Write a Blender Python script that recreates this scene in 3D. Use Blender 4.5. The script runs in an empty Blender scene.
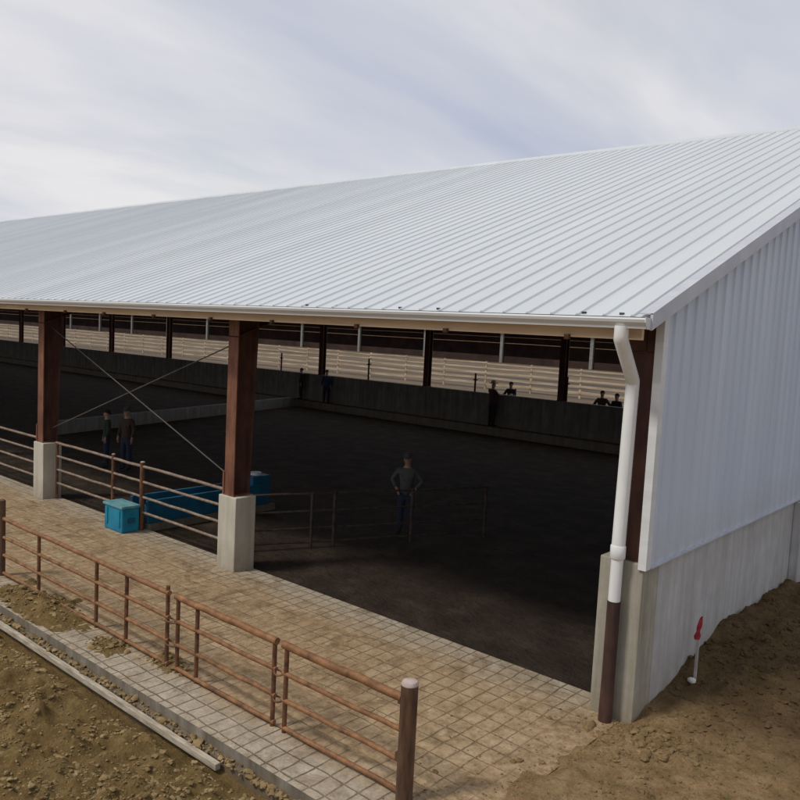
import bpy, bmesh, math, random
import numpy as np
from mathutils import Vector, Matrix
random.seed(7); rng = np.random.default_rng(11)
S = bpy.context.scene
COL = S.collection
PI = math.pi

# ------------------------------------------------------------------ materials
def mat(name):
    m = bpy.data.materials.new(name); m.use_nodes = True
    nt = m.node_tree; b = nt.nodes['Principled BSDF']
    return m, nt, b
def N(nt, t, **kw):
    n = nt.nodes.new(t)
    for k, v in kw.items():
        if k in n.inputs.keys(): n.inputs[k].default_value = v
        else: setattr(n, k, v)
    return n
def ramp(nt, fac, stops):
    r = nt.nodes.new('ShaderNodeValToRGB')
    while len(r.color_ramp.elements) < len(stops): r.color_ramp.elements.new(0.5)
    for e, (p, c) in zip(r.color_ramp.elements, stops):
        e.position = p; e.color = (*c, 1) if len(c) == 3 else c
    nt.links.new(fac, r.inputs['Fac'])
    return r.outputs['Color']
def coords(nt, scale=(1, 1, 1), kind='Object', geo=False):
    mp = nt.nodes.new('ShaderNodeMapping'); mp.inputs['Scale'].default_value = scale
    if geo:
        g = nt.nodes.new('ShaderNodeNewGeometry'); nt.links.new(g.outputs['Position'], mp.inputs['Vector'])
    else:
        t = nt.nodes.new('ShaderNodeTexCoord'); nt.links.new(t.outputs[kind], mp.inputs['Vector'])
    return mp.outputs['Vector']
def noise(nt, vec, scale, detail=5, rough=.6, dist=0):
    n = N(nt, 'ShaderNodeTexNoise', Scale=scale, Detail=detail, Roughness=rough, Distortion=dist)
    nt.links.new(vec, n.inputs['Vector']); return n.outputs['Fac']
def mix(nt, f, a, b, mode='MIX'):
    m = nt.nodes.new('ShaderNodeMixRGB'); m.blend_type = mode
    for s, v in ((m.inputs[0], f), (m.inputs[1], a), (m.inputs[2], b)):
        if hasattr(v, 'links'): nt.links.new(v, s)
        elif isinstance(v, (int, float)): s.default_value = v
        else: s.default_value = (*v, 1)
    return m.outputs[0]
def bump(nt, b, h, strength=.4, dist=.02, prev=None):
    n = N(nt, 'ShaderNodeBump', Strength=strength, Distance=dist)
    nt.links.new(h, n.inputs['Height'])
    if prev is not None: nt.links.new(prev, n.inputs['Normal'])
    nt.links.new(n.outputs['Normal'], b.inputs['Normal']); return n.outputs['Normal']
def simple(name, c1, c2, scale=4, rough=.7, metal=0, stretch=(1, 1, 1), bs=.15, bd=.01, geo=True, pos=(.35, .65), detail=6):
    m, nt, b = mat(name)
    v = coords(nt, stretch, geo=geo)
    n = noise(nt, v, scale, detail)
    nt.links.new(ramp(nt, n, [(pos[0], c1), (pos[1], c2)]), b.inputs['Base Color'])
    b.inputs['Roughness'].default_value = rough; b.inputs['Metallic'].default_value = metal
    b.inputs['Specular IOR Level'].default_value = .3
    if bs: bump(nt, b, noise(nt, v, scale * 4, 4), bs, bd)
    return m
M = {}
def panels(nt, v, ax, w, base):
    # every sheet comes from its own coil: slight tone steps from sheet to sheet
    sp_ = N(nt, 'ShaderNodeSeparateXYZ'); nt.links.new(v, sp_.inputs[0])
    d = N(nt, 'ShaderNodeMath', operation='DIVIDE'); nt.links.new(sp_.outputs[ax], d.inputs[0]); d.inputs[1].default_value = w
    fl = N(nt, 'ShaderNodeMath', operation='FLOOR'); nt.links.new(d.outputs[0], fl.inputs[0])
    wn = N(nt, 'ShaderNodeTexWhiteNoise', noise_dimensions='1D'); nt.links.new(fl.outputs[0], wn.inputs['W'])
    return mix(nt, 1.0, base, ramp(nt, wn.outputs['Value'], [(0, (.965, .965, .965)), (1, (1.02, 1.02, 1.02))]), 'MULTIPLY')
def make_roof_mat():
    m, nt, b = mat('roof_sheet_metal')
    v = coords(nt, (1, .06, .06), geo=True)
    a = noise(nt, v, .9, 5)
    v2 = coords(nt, (1, 1, 1), geo=True)
    c = noise(nt, v2, .25, 4)
    base = ramp(nt, a, [(.3, (.545, .575, .585)), (.7, (.63, .655, .66))])
    base = mix(nt, ramp(nt, c, [(.35, (0, 0, 0)), (.7, (.35, .35, .35))]), base, (.53, .57, .60))
    base = panels(nt, v2, 'X', .975, base)
    nt.links.new(base, b.inputs['Base Color'])
    b.inputs['Roughness'].default_value = .42; b.inputs['Metallic'].default_value = .15
    bump(nt, b, noise(nt, v2, 1.1, 3), .12, .02)
    return m
M['roof'] = make_roof_mat()
M['soffit'] = simple('roof_underside', (.5, .48, .43), (.6, .57, .5), 2, .6)
M['trim'] = simple('trim_metal', (.42, .43, .47), (.5, .51, .54), 3, .45, bs=.05)
M['gutter'] = simple('gutter_paint', (.56, .57, .56), (.66, .67, .66), 1.2, .4, stretch=(.3, 1, 4), bs=.05)
M['eave'] = simple('eave_beam_paint', (.56, .42, .27), (.7, .56, .4), 2.5, .6, stretch=(.4, 1, 3), bs=.05)
def make_wall_metal():
    m, nt, b = mat('wall_sheet_metal')
    v = coords(nt, (1, 1, .12), geo=True)
    a = noise(nt, v, 2.2, 6)
    v2 = coords(nt, (1, 1, 1), geo=True)
    sep = N(nt, 'ShaderNodeSeparateXYZ'); nt.links.new(v2, sep.inputs[0])
    base = ramp(nt, a, [(.3, (.475, .53, .62)), (.7, (.56, .62, .70))])
    base = panels(nt, v2, 'Y', .915, base)
    # mud splash along the lowest half metre
    mr = N(nt, 'ShaderNodeMapRange'); mr.inputs['From Min'].default_value = 1.9; mr.inputs['From Max'].default_value = 2.5
    mr.inputs['To Min'].default_value = .5; mr.inputs['To Max'].default_value = 0
    nt.links.new(sep.outputs['Z'], mr.inputs['Value'])
    mu = N(nt, 'ShaderNodeMath', operation='MULTIPLY'); nt.links.new(mr.outputs[0], mu.inputs[0]); nt.links.new(noise(nt, v2, 5, 6), mu.inputs[1])
    nt.links.new(mix(nt, mu.outputs[0], base, (.42, .38, .32)), b.inputs['Base Color'])
    b.inputs['Roughness'].default_value = .5
    bump(nt, b, noise(nt, v2, 1.3, 3), .1, .02)
    return m
M['wall'] = make_wall_metal()
def make_concrete(name, c1, c2, stain, z0, z1, streak=True):
    m, nt, b = mat(name)
    v = coords(nt, (1, 1, 1), geo=True); vs = coords(nt, (3, 3, .25), geo=True)
    base = ramp(nt, noise(nt, v, 2.5, 8, .65), [(.3, c1), (.7, c2)])
    if streak:
        base = mix(nt, ramp(nt, noise(nt, vs, 1.6, 6, .7), [(.4, (0, 0, 0)), (.66, (.75, .75, .75))]), base, stain)
    sep = N(nt, 'ShaderNodeSeparateXYZ'); nt.links.new(v, sep.inputs[0])
    mr = N(nt, 'ShaderNodeMapRange'); mr.inputs['From Min'].default_value = z0; mr.inputs['From Max'].default_value = z1
    mr.inputs['To Min'].default_value = 1; mr.inputs['To Max'].default_value = 0
    nt.links.new(sep.outputs['Z'], mr.inputs['Value'])
    mu = N(nt, 'ShaderNodeMath', operation='MULTIPLY'); nt.links.new(mr.outputs[0], mu.inputs[0]); nt.links.new(noise(nt, v, 3, 6), mu.inputs[1])
    nt.links.new(mix(nt, mu.outputs[0], base, (.2, .14, .075)), b.inputs['Base Color'])
    b.inputs['Roughness'].default_value = .9; b.inputs['Specular IOR Level'].default_value = .2
    bump(nt, b, noise(nt, v, 22, 6), .3, .01)
    return m
M['pier'] = make_concrete('pier_concrete', (.44, .41, .335), (.56, .525, .44), (.36, .33, .26), -.1, .55)
M['stem'] = make_concrete('stem_wall_concrete', (.385, .38, .375), (.51, .50, .49), (.31, .295, .265), -.2, .8)
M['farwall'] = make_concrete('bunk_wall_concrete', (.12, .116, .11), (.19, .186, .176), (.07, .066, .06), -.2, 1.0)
M['column'] = simple('rust_red_steel', (.115, .045, .026), (.235, .105, .06), 5, .65, stretch=(1, 1, .35))
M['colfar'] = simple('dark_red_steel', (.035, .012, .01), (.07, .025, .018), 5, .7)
M['purlin'] = simple('purlin_steel', (.06, .03, .02), (.11, .06, .04), 3, .7)
M['rail'] = simple('rusty_pipe', (.09, .04, .017), (.32, .155, .064), 6, .6, pos=(.3, .7))
M['raildark'] = simple('dark_rusty_pipe', (.07, .032, .018), (.19, .085, .04), 7, .65)
M['endpost'] = simple('brown_steel_post', (.045, .024, .016), (.14, .075, .04), 6, .6, stretch=(2, 2, .3))
M['postcap'] = simple('weathered_cap', (.34, .26, .235), (.48, .38, .345), 9, .7)
M['galv'] = simple('dull_galvanised_pipe', (.17, .122, .088), (.31, .235, .175), 8, .5, metal=.2)
M['dimpipe'] = simple('dirty_dark_pipe', (.04, .026, .02), (.085, .06, .046), 8, .7)
M['cable'] = simple('steel_rod', (.07, .065, .06), (.12, .11, .1), 8, .5, metal=.3)
M['pvc'] = simple('white_pipe', (.66, .67, .65), (.8, .81, .79), 3, .4, stretch=(1, 1, .3), bs=.03)
M['rustpipe'] = simple('rusted_drain_pipe', (.03, .018, .015), (.09, .042, .03), 3, .7, stretch=(2, 2, .5))
M['blue'] = simple('blue_poly', (.008, .15, .25), (.014, .23, .35), 3, .5)
M['bluedark'] = simple('dark_blue_poly', (.009, .075, .135), (.014, .115, .195), 3, .45)
M['teal'] = simple('dusty_teal_lid', (.05, .24, .30), (.2, .33, .32), 6, .6)
M['whitecap'] = simple('white_cap', (.5, .55, .6), (.65, .68, .7), 8, .5)
M['board'] = simple('pale_board', (.25, .205, .145), (.47, .41, .32), 5, .85, stretch=(.8, 4, 4))
M['nearrail'] = simple('sun_bleached_plank', (.25, .185, .12), (.56, .45, .325), 1.1, .9, pos=(.3, .7), stretch=(.5, 1, 5))
M['lotrail'] = simple('brown_lot_rail', (.14, .09, .05), (.24, .16, .09), 3, .8)
M['greypost'] = simple('grey_shed_post', (.17, .165, .15), (.25, .24, .22), 3, .8)
M['sheddark'] = simple('dark_shed_boards', (.022, .012, .009), (.05, .026, .018), .4, .9)
M['shedroof'] = simple('shed_roof_sheet', (.3, .29, .28), (.38, .37, .36), .5, .6)
M['flag'] = simple('red_flag_plastic', (.24, .018, .028), (.36, .035, .045), 12, .5)
M['stake'] = simple('grey_stake_wood', (.3, .29, .27), (.42, .4, .37), 8, .8)
M['stone'] = simple('pale_stone', (.45, .42, .36), (.6, .56, .5), 20, .9)
M['black'] = simple('dark_closure_foam', (.03, .03, .03), (.06, .06, .06), 9, .8)
M['brownclip'] = simple('rusty_bracket', (.07, .035, .02), (.14, .075, .04), 9, .8)
M['skin'] = simple('skin', (.30, .17, .12), (.38, .22, .16), 8, .55, geo=False, bs=0)
def cloth(name, c, k=.75): M[name] = simple(name, tuple(x * k for x in c), c, 14, .9, geo=False, bs=.2)
cloth('grey_shirt', (.085, .085, .08)); cloth('denim', (.03, .036, .06)); cloth('dark_denim', (.022, .027, .05))
cloth('black_jacket', (.02, .02, .023)); cloth('brown_jacket', (.06, .04, .03)); cloth('maroon_jacket', (.07, .025, .03))
cloth('blue_jacket', (.025, .04, .11)); cloth('green_jacket', (.035, .045, .03)); cloth('hair_dark', (.02, .014, .01)); cloth('straw_hat', (.3, .24, .15))
cloth('boot', (.03, .022, .016)); cloth('grey_cap', (.07, .07, .07)); cloth('dark_trousers', (.02, .02, .022))

def make_ground_mat():
    m, nt, b = mat('bare_earth')
    v = coords(nt, (1, 1, 1), geo=True)
    sep = N(nt, 'ShaderNodeSeparateXYZ'); nt.links.new(v, sep.inputs[0])
    big = noise(nt, v, .55, 6, .6); mid = noise(nt, v, 3.2, 7, .65); fine = noise(nt, v, 24, 6, .7)
    tan = ramp(nt, mid, [(.28, (.22, .142, .067)), (.5, (.33, .22, .112)), (.72, (.45, .318, .176))])
    olive = ramp(nt, mid, [(.28, (.135, .086, .033)), (.5, (.225, .150, .061)), (.74, (.325, .23, .104))])
    rich = ramp(nt, mid, [(.3, (.088, .056, .027)), (.7, (.165, .11, .057))])
    # ploughed olive soil in front of the slab, packed tan soil by the apron, dug bank along the gable wall
    def rng_(out, a, c, wob):
        n_ = N(nt, 'ShaderNodeMath', operation='MULTIPLY_ADD'); nt.links.new(big, n_.inputs[0]); n_.inputs[1].default_value = wob; nt.links.new(out, n_.inputs[2])
        r_ = N(nt, 'ShaderNodeMapRange'); r_.inputs['From Min'].default_value = a; r_.inputs['From Max'].default_value = c; r_.interpolation_type = 'SMOOTHSTEP'
        nt.links.new(n_.outputs[0], r_.inputs['Value']); return r_.outputs[0]
    fx = rng_(sep.outputs['X'], -1.2, .9, 1.2)
    fy = rng_(sep.outputs['Y'], .1, 1.9, 1.2)
    base = mix(nt, fx, olive, tan)
    base = mix(nt, fy, base, rich)
    moss = N(nt, 'ShaderNodeMath', operation='MULTIPLY'); nt.links.new(noise(nt, v, 1.7, 5, .7, .6), moss.inputs[0]); moss.inputs[1].default_value = 1
    base = mix(nt, ramp(nt, moss.outputs[0], [(.54, (0, 0, 0)), (.68, (.4, .4, .4))]), base, (.18, .13, .045))
    base = mix(nt, .55, base, ramp(nt, fine, [(.3, (.5, .48, .44)), (.7, (1.25, 1.22, 1.15))]), 'MULTIPLY')
    nt.links.new(base, b.inputs['Base Color'])
    b.inputs['Roughness'].default_value = 1; b.inputs['Specular IOR Level'].default_value = .1
    p = bump(nt, b, fine, 1, .05); bump(nt, b, noise(nt, v, 70, 5, .7), .6, .012, p)
    return m
M['earth'] = make_ground_mat()
def make_apron_mat():
    m, nt, b = mat('grooved_concrete')
    v = coords(nt, (1, 1, 1), geo=True)
    nv = N(nt, 'ShaderNodeTexNoise', Scale=1.7, Detail=5); nt.links.new(v, nv.inputs['Vector'])
    add = N(nt, 'ShaderNodeMixRGB', blend_type='LINEAR_LIGHT'); add.inputs[0].default_value = .055
    nt.links.new(v, add.inputs[1]); nt.links.new(nv.outputs['Color'], add.inputs[2])
    rot = N(nt, 'ShaderNodeMapping'); rot.inputs['Rotation'].default_value = (0, 0, PI / 2)
    nt.links.new(add.outputs[0], rot.inputs['Vector'])
    br = N(nt, 'ShaderNodeTexBrick', Scale=1.0); br.offset = 0; br.offset_frequency = 2
    br.inputs['Mortar Size'].default_value = .012; br.inputs['Mortar Smooth'].default_value = .7
    br.inputs['Brick Width'].default_value = .27; br.inputs['Row Height'].default_value = .205
    br.inputs['Color1'].default_value = (.985, .985, .985, 1); br.inputs['Color2'].default_value = (1.01, 1.01, 1.01, 1); br.inputs['Mortar'].default_value = (.95, .95, .95, 1)
    nt.links.new(rot.outputs[0], br.inputs['Vector'])
    sep = N(nt, 'ShaderNodeSeparateXYZ'); nt.links.new(v, sep.inputs[0])
    big = noise(nt, v, .9, 6, .65); mid = noise(nt, v, 4.5, 7, .7); fine = noise(nt, v, 30, 5, .7)
    clean = ramp(nt, mid, [(.3, (.33, .295, .235)), (.7, (.46, .425, .355))])
    dirt = ramp(nt, mid, [(.28, (.245, .166, .092)), (.5, (.375, .27, .162)), (.74, (.50, .385, .25))])
    def band(lo0, lo1, wob, inv=False):
        a = N(nt, 'ShaderNodeMath', operation='MULTIPLY_ADD'); nt.links.new(big, a.inputs[0]); a.inputs[1].default_value = wob; nt.links.new(sep.outputs['Y'], a.inputs[2])
        r_ = N(nt, 'ShaderNodeMapRange'); r_.inputs['From Min'].default_value = lo0; r_.inputs['From Max'].default_value = lo1
        if inv: r_.inputs['To Min'].default_value = 1; r_.inputs['To Max'].default_value = 0
        nt.links.new(a.outputs[0], r_.inputs['Value']); return r_.outputs[0]
    f = N(nt, 'ShaderNodeMath', operation='MULTIPLY'); nt.links.new(band(-2.95, -2.5, .5), f.inputs[0]); nt.links.new(band(-.05, .7, .9, True), f.inputs[1])
    f2 = N(nt, 'ShaderNodeMapRange'); f2.inputs['To Min'].default_value = .25; f2.inputs['To Max'].default_value = .95; nt.links.new(f.outputs[0], f2.inputs['Value'])
    base = mix(nt, f2.outputs[0], clean, dirt)
    base = mix(nt, 1.0, base, br.outputs['Color'], 'MULTIPLY')
    # soil packed into the grooves, cleared in places
    g = N(nt, 'ShaderNodeMath', operation='MULTIPLY'); nt.links.new(br.outputs['Fac'], g.inputs[0])
    nt.links.new(ramp(nt, noise(nt, v, 2.2, 5), [(.34, (.3, .3, .3)), (.62, (.95, .95, .95))]), g.inputs[1])
    gs = N(nt, 'ShaderNodeMapRange'); gs.inputs['To Min'].default_value = 1.0; gs.inputs['To Max'].default_value = .62; nt.links.new(f2.outputs[0], gs.inputs['Value'])
    g2 = N(nt, 'ShaderNodeMath', operation='MULTIPLY'); nt.links.new(g.outputs[0], g2.inputs[0]); nt.links.new(gs.outputs[0], g2.inputs[1])
    base = mix(nt, g2.outputs[0], base, (.115, .075, .038))
    cov = N(nt, 'ShaderNodeMath', operation='MULTIPLY'); nt.links.new(ramp(nt, noise(nt, v, 1.1, 8, .72, .9), [(.41, (0, 0, 0)), (.58, (1, 1, 1))]), cov.inputs[0]); nt.links.new(f2.outputs[0], cov.inputs[1])
    xe = N(nt, 'ShaderNodeMath', operation='MULTIPLY_ADD'); nt.links.new(noise(nt, v, 2.6, 7, .7), xe.inputs[0]); xe.inputs[1].default_value = 1.7; nt.links.new(sep.outputs['X'], xe.inputs[2])
    xr = N(nt, 'ShaderNodeMapRange'); xr.inputs['From Min'].default_value = .55; xr.inputs['From Max'].default_value = 1.15; nt.links.new(xe.outputs[0], xr.inputs['Value'])
    cv = N(nt, 'ShaderNodeMath', operation='MAXIMUM'); nt.links.new(cov.outputs[0], cv.inputs[0]); nt.links.new(xr.outputs[0], cv.inputs[1])
    cvs = N(nt, 'ShaderNodeMath', operation='MULTIPLY'); nt.links.new(cv.outputs[0], cvs.inputs[0]); cvs.inputs[1].default_value = .88
    soil = ramp(nt, noise(nt, v, 9, 8, .75), [(.3, (.18, .118, .060)), (.5, (.315, .218, .124)), (.72, (.46, .345, .212))])
    base = mix(nt, cvs.outputs[0], base, soil)
    # dark wet / manure smears
    base = mix(nt, ramp(nt, noise(nt, v, 1.5, 6, .75, .8), [(.50, (0, 0, 0)), (.66, (.7, .7, .7))]), base, (.15, .098, .05))
    base = mix(nt, .6, base, ramp(nt, noise(nt, v, 7, 7, .75), [(.32, (.62, .58, .52)), (.5, (1, 1, 1)), (.68, (1.3, 1.28, 1.24))]), 'MULTIPLY')
    base = mix(nt, .5, base, ramp(nt, fine, [(.3, (.65, .63, .6)), (.7, (1.2, 1.18, 1.15))]), 'MULTIPLY')
    nt.links.new(base, b.inputs['Base Color']); b.inputs['Roughness'].default_value = .95; b.inputs['Specular IOR Level'].default_value = .15
    ic = N(nt, 'ShaderNodeMath', operation='SUBTRACT'); ic.inputs[0].default_value = 1; nt.links.new(cvs.outputs[0], ic.inputs[1])
    gf = N(nt, 'ShaderNodeMath', operation='MULTIPLY'); nt.links.new(br.outputs['Fac'], gf.inputs[0]); nt.links.new(ic.outputs[0], gf.inputs[1])
    inv = N(nt, 'ShaderNodeMath', operation='SUBTRACT'); inv.inputs[0].default_value = 1; nt.links.new(gf.outputs[0], inv.inputs[1])
    p = bump(nt, b, inv.outputs[0], .9, .02); bump(nt, b, fine, .45, .012, p)
    return m
M['apron'] = make_apron_mat()
def make_bedding():
    m, nt, b = mat('trodden_manure_bedding')
    v = coords(nt, (1, 1, 1), geo=True)
    base = ramp(nt, noise(nt, v, 1.4, 8, .7), [(.3, (.022, .015, .010)), (.5, (.038, .027, .019)), (.7, (.068, .05, .035))])
    nt.links.new(base, b.inputs['Base Color']); b.inputs['Roughness'].default_value = .9; b.inputs['Specular IOR Level'].default_value = .12
    vr = coords(nt, (1, 1.5, 1), geo=True)
    p = bump(nt, b, noise(nt, vr, 2.2, 5, .65, .2), .6, .2); bump(nt, b, noise(nt, v, 9, 7, .7), .9, .06, p)
    return m
M['bedding'] = make_bedding()
def make_drylot():
    m, nt, b = mat('dry_straw_lot')
    v = coords(nt, (.06, 1, 1), geo=True); v2 = coords(nt, (1, 1, 1), geo=True)
    base = ramp(nt, noise(nt, v, .32, 5, .65, .4), [(.36, (.045, .029, .016)), (.46, (.085, .058, .033)), (.56, (.145, .104, .062)), (.66, (.065, .044, .025))])
    base = mix(nt, .5, base, ramp(nt, noise(nt, v2, .8, 6), [(.3, (.7, .68, .64)), (.7, (1.2, 1.18, 1.12))]), 'MULTIPLY')
    nt.links.new(base, b.inputs['Base Color']); b.inputs['Roughness'].default_value = 1
    bump(nt, b, noise(nt, v, .6, 5), .6, .2)
    return m
M['drylot'] = make_drylot()
M['alley'] = simple('alley_concrete', (.3, .27, .21), (.42, .38, .3), .8, .9)

# ------------------------------------------------------------------ mesh builder
class MB:
    def __init__(s): s.v = []; s.f = []
    def add(s, vs, fs):
        o = len(s.v); s.v += [tuple(x) for x in vs]; s.f += [tuple(i + o for i in f) for f in fs]; return s
    def box(s, a, b):
        x0, y0, z0 = a; x1, y1, z1 = b
        return s.add([(x0, y0, z0), (x1, y0, z0), (x1, y1, z0), (x0, y1, z0), (x0, y0, z1), (x1, y0, z1), (x1, y1, z1), (x0, y1, z1)],
              [(3, 2, 1, 0), (4, 5, 6, 7), (0, 1, 5, 4), (1, 2, 6, 5), (2, 3, 7, 6), (3, 0, 4, 7)])
    def tube(s, pts, r, n=12, caps=True, sq=False):
        pts = [Vector(p) for p in pts]; rs = r if isinstance(r, (list, tuple)) else [r] * len(pts)
        rings = []; prev = None
        for i, p in enumerate(pts):
            d = (pts[min(i + 1, len(pts) - 1)] - pts[max(i - 1, 0)]).normalized()
            if prev is None:
                u = d.cross(Vector((0, 0, 1)))
                if u.length < .05: u = d.cross(Vector((0, 1, 0)))
            else: u = prev - d * prev.dot(d)
            u.normalize(); prev = u; w = d.cross(u)
            k = n
            rings.append([p + (u * math.cos(2 * PI * j / k) + w * math.sin(2 * PI * j / k)) * rs[i] for j in range(k)])
        vs = [q for ring in rings for q in ring]; fs = []
        for i in range(len(pts) - 1):
            for j in range(n): fs.append((i * n + j, i * n + (j + 1) % n, (i + 1) * n + (j + 1) % n, (i + 1) * n + j))
        if caps: fs.append(tuple(reversed(range(n)))); fs.append(tuple((len(pts) - 1) * n + j for j in range(n)))
        return s.add(vs, fs)
    def prism(s, poly, axis, a, b):
        # poly of 2D points in the plane normal to axis
        def P(p, t): return {'x': (t, p[0], p[1]), 'y': (p[0], t, p[1]), 'z': (p[0], p[1], t)}[axis]
        n = len(poly)
        vs = [P(p, a) for p in poly] + [P(p, b) for p in poly]
        fs = [tuple(range(n - 1, -1, -1)), tuple(range(n, 2 * n))] + [(i, (i + 1) % n, (i + 1) % n + n, i + n) for i in range(n)]
        return s.add(vs, fs)
    def ball(s, c, r, seg=12, sc=(1, 1, 1), jit=0):
        vs = []; fs = []
        rows = max(4, seg // 2)
        for i in range(rows + 1):
            t = PI * i / rows
            for j in range(seg):
                p = 2 * PI * j / seg; k = 1 + random.uniform(-jit, jit)
                vs.append((c[0] + r * sc[0] * k * math.sin(t) * math.cos(p), c[1] + r * sc[1] * k * math.sin(t) * math.sin(p), c[2] + r * sc[2] * k * math.cos(t)))
        for i in range(rows):
            for j in range(seg): fs.append((i * seg + j, (i + 1) * seg + j, (i + 1) * seg + (j + 1) % seg, i * seg + (j + 1) % seg))
        return s.add(vs, fs)
    def build(s, name, m, parent=None, bevel=0, smooth=False, local=False):
        off = Vector((0, 0, 0))
        if parent is not None and not local:
            p = parent
            while p is not None: off += p.location; p = p.parent
        me = bpy.data.meshes.new(name)
        me.from_pydata([(v[0] - off.x, v[1] - off.y, v[2] - off.z) for v in s.v], [], s.f)
        bm = bmesh.new(); bm.from_mesh(me)
        if bevel:
            bmesh.ops.remove_doubles(bm, verts=bm.verts, dist=1e-5)
        bmesh.ops.recalc_face_normals(bm, faces=bm.faces)
        if bevel:
            eds = [e for e in bm.edges if len(e.link_faces) == 2 and e.calc_face_angle(0) > .5]
            bmesh.ops.bevel(bm, geom=eds, offset=bevel, segments=2, profile=.6, affect='EDGES', clamp_overlap=True)
        if smooth:
            for f in bm.faces: f.smooth = True
        bm.to_mesh(me); bm.free()
        me.materials.append(m)
        o = bpy.data.objects.new(name, me); COL.objects.link(o)
        if parent is not None: o.parent = parent
        if smooth:
            try: me.set_sharp_from_angle(angle=math.radians(40))
            except Exception: pass
        return o
def tag(o, label, cat, group=None, kind=None):
    if label: o['label'] = label
    if cat: o['category'] = cat
    if group: o['group'] = group
    if kind: o['kind'] = kind
    return o
def thing(name, label, cat, loc=(0, 0, 0), group=None):
    o = bpy.data.objects.new(name, None); COL.objects.link(o); o.location = loc; o.empty_display_size = .2
    return tag(o, label, cat, group)
def dup(o, parent, off):
    c = o.copy(); COL.objects.link(c); c.parent = parent; c.location = o.location + Vector(off)
    for ch in list(o.children):
        d = ch.copy(); COL.objects.link(d); d.parent = c
    return c

# ------------------------------------------------------------------ value noise for terrain
def vnoise(x, y, seed):
    xi = np.floor(x).astype(np.int64); yi = np.floor(y).astype(np.int64); xf = x - xi; yf = y - yi
    def h(a, b):
        n = (a * 374761393 + b * 668265263 + seed * 974711) & 0x7fffffff
        n = ((n ^ (n >> 13)) * 1274126177) & 0x7fffffff
        return ((n ^ (n >> 16)) & 0xffff) / 65535.
    u = xf * xf * (3 - 2 * xf); v = yf * yf * (3 - 2 * yf)
    return (h(xi, yi) * (1 - u) + h(xi + 1, yi) * u) * (1 - v) + (h(xi, yi + 1) * (1 - u) + h(xi + 1, yi + 1) * u) * v
def fbm(x, y, seed, oct=4):
    s = 0; a = .5
    for i in range(oct): s = s + a * (vnoise(x * 2 ** i, y * 2 ** i, seed + i) - .5); a *= .55
    return s
def sst(a, b, x): t = np.clip((x - a) / (b - a), 0, 1); return t * t * (3 - 2 * t)

# key dimensions (metres): x along the eave (corner at 0), y into the barn, z up
B = 7.32; NB = 16
XL = -NB * B - .2
YR, ZR, SL = 14.46, 10.23, .3685
YE = -.58
def zroof(y): return ZR - SL * abs(y - YR)
YB = 22.6          # rear eave
HP, HC = 1.33, 1.9
XW = .65           # gable cladding plane

# ------------------------------------------------------------------ setting: ground
def ground_h(x, y):
    fine = fbm(x * 5.5, y * 5.5, 3, 3) * .13 + fbm(x * 1.3, y * 1.3, 9, 4) * .16
    clod = np.maximum(0, vnoise(x * 8, y * 8, 21) - .55) * .17 + np.maximum(0, vnoise(x * 4.2 + 7, y * 4.2, 23) - .6) * .2
    front = -.27 + .09 * sst(-3.2, -1.9, x) * sst(-5.2, -4.2, y) + (fine * 1.2 + clod * 1.35) * (.35 + .65 * sst(-3.8, -4.15, y)) - .05 * sst(-4.2, -6.5, y) - .05 * sst(-3.95, -3.75, y)
    right = .045 + fine * .55 + clod * .45
    d = np.clip(x - XW, 0, 9)
    bank = (.10 + .36 * sst(.7, 3.3, y) * (1 - .45 * sst(4.4, 7, y))) * np.exp(-(d / 2.1) ** 2) * sst(-.5, 1.2, y)
    right = right + bank + fine * .6 * sst(0, 2, y)
    # soil creeping over the end of the apron
    w = sst(.1, .75, x + fbm(x * 2, y * 2, 40, 3) * .7 + sst(-1.5, -3.6, y) * .1)
    right = -.06 + (right + .06) * w
    under = -.12 + 0 * x
    inside = (x < XW - .12) & (y > .1)
    h = np.where(y < -3.62, front + (right - front) * sst(-.3, 1.6, x) * sst(-5.6, -4.0, y), right)
    slab = (x < .1) & (y >= -3.62)
    h = np.where(slab, under, h); h = np.where(inside, under, h)
    far = (y > YB + 6) | (x < -130) | (x > 25) | (y < -30)
    return np.where(far, -.12 + .2 * fbm(x * .05, y * .05, 5, 3) * 0, h)
def axis(lo, hi, step, far_lo, far_hi):
    a = list(np.arange(lo, hi, step)); s = step; v = a[-1]
    while v < far_hi: s *= 1.22; v += s; a.append(v)
    s = step; v = lo; pre = []
    while v > far_lo: s *= 1.22; v -= s; pre.append(v)
    return np.array(pre[::-1] + a)
gx = axis(-9.8, 4.4, .045, -900, 700); gy = axis(-7.2, 8.6, .045, -400, 1200)
X, Y = np.meshgrid(gx, gy); Z = ground_h(X, Y)
nx, ny = len(gx), len(gy)
verts = np.stack([X.ravel(), Y.ravel(), Z.ravel()], 1)
i0 = (np.arange(ny - 1)[:, None] * nx + np.arange(nx - 1)[None, :]).ravel()
faces = np.stack([i0, i0 + 1, i0 + 1 + nx, i0 + nx], 1)
me = bpy.data.meshes.new('ground'); me.from_pydata(verts.tolist(), [], faces.tolist()); me.materials.append(M['earth'])
for p in me.polygons: p.use_smooth = True
g = bpy.data.objects.new('ground', me); COL.objects.link(g); g['kind'] = 'structure'

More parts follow.
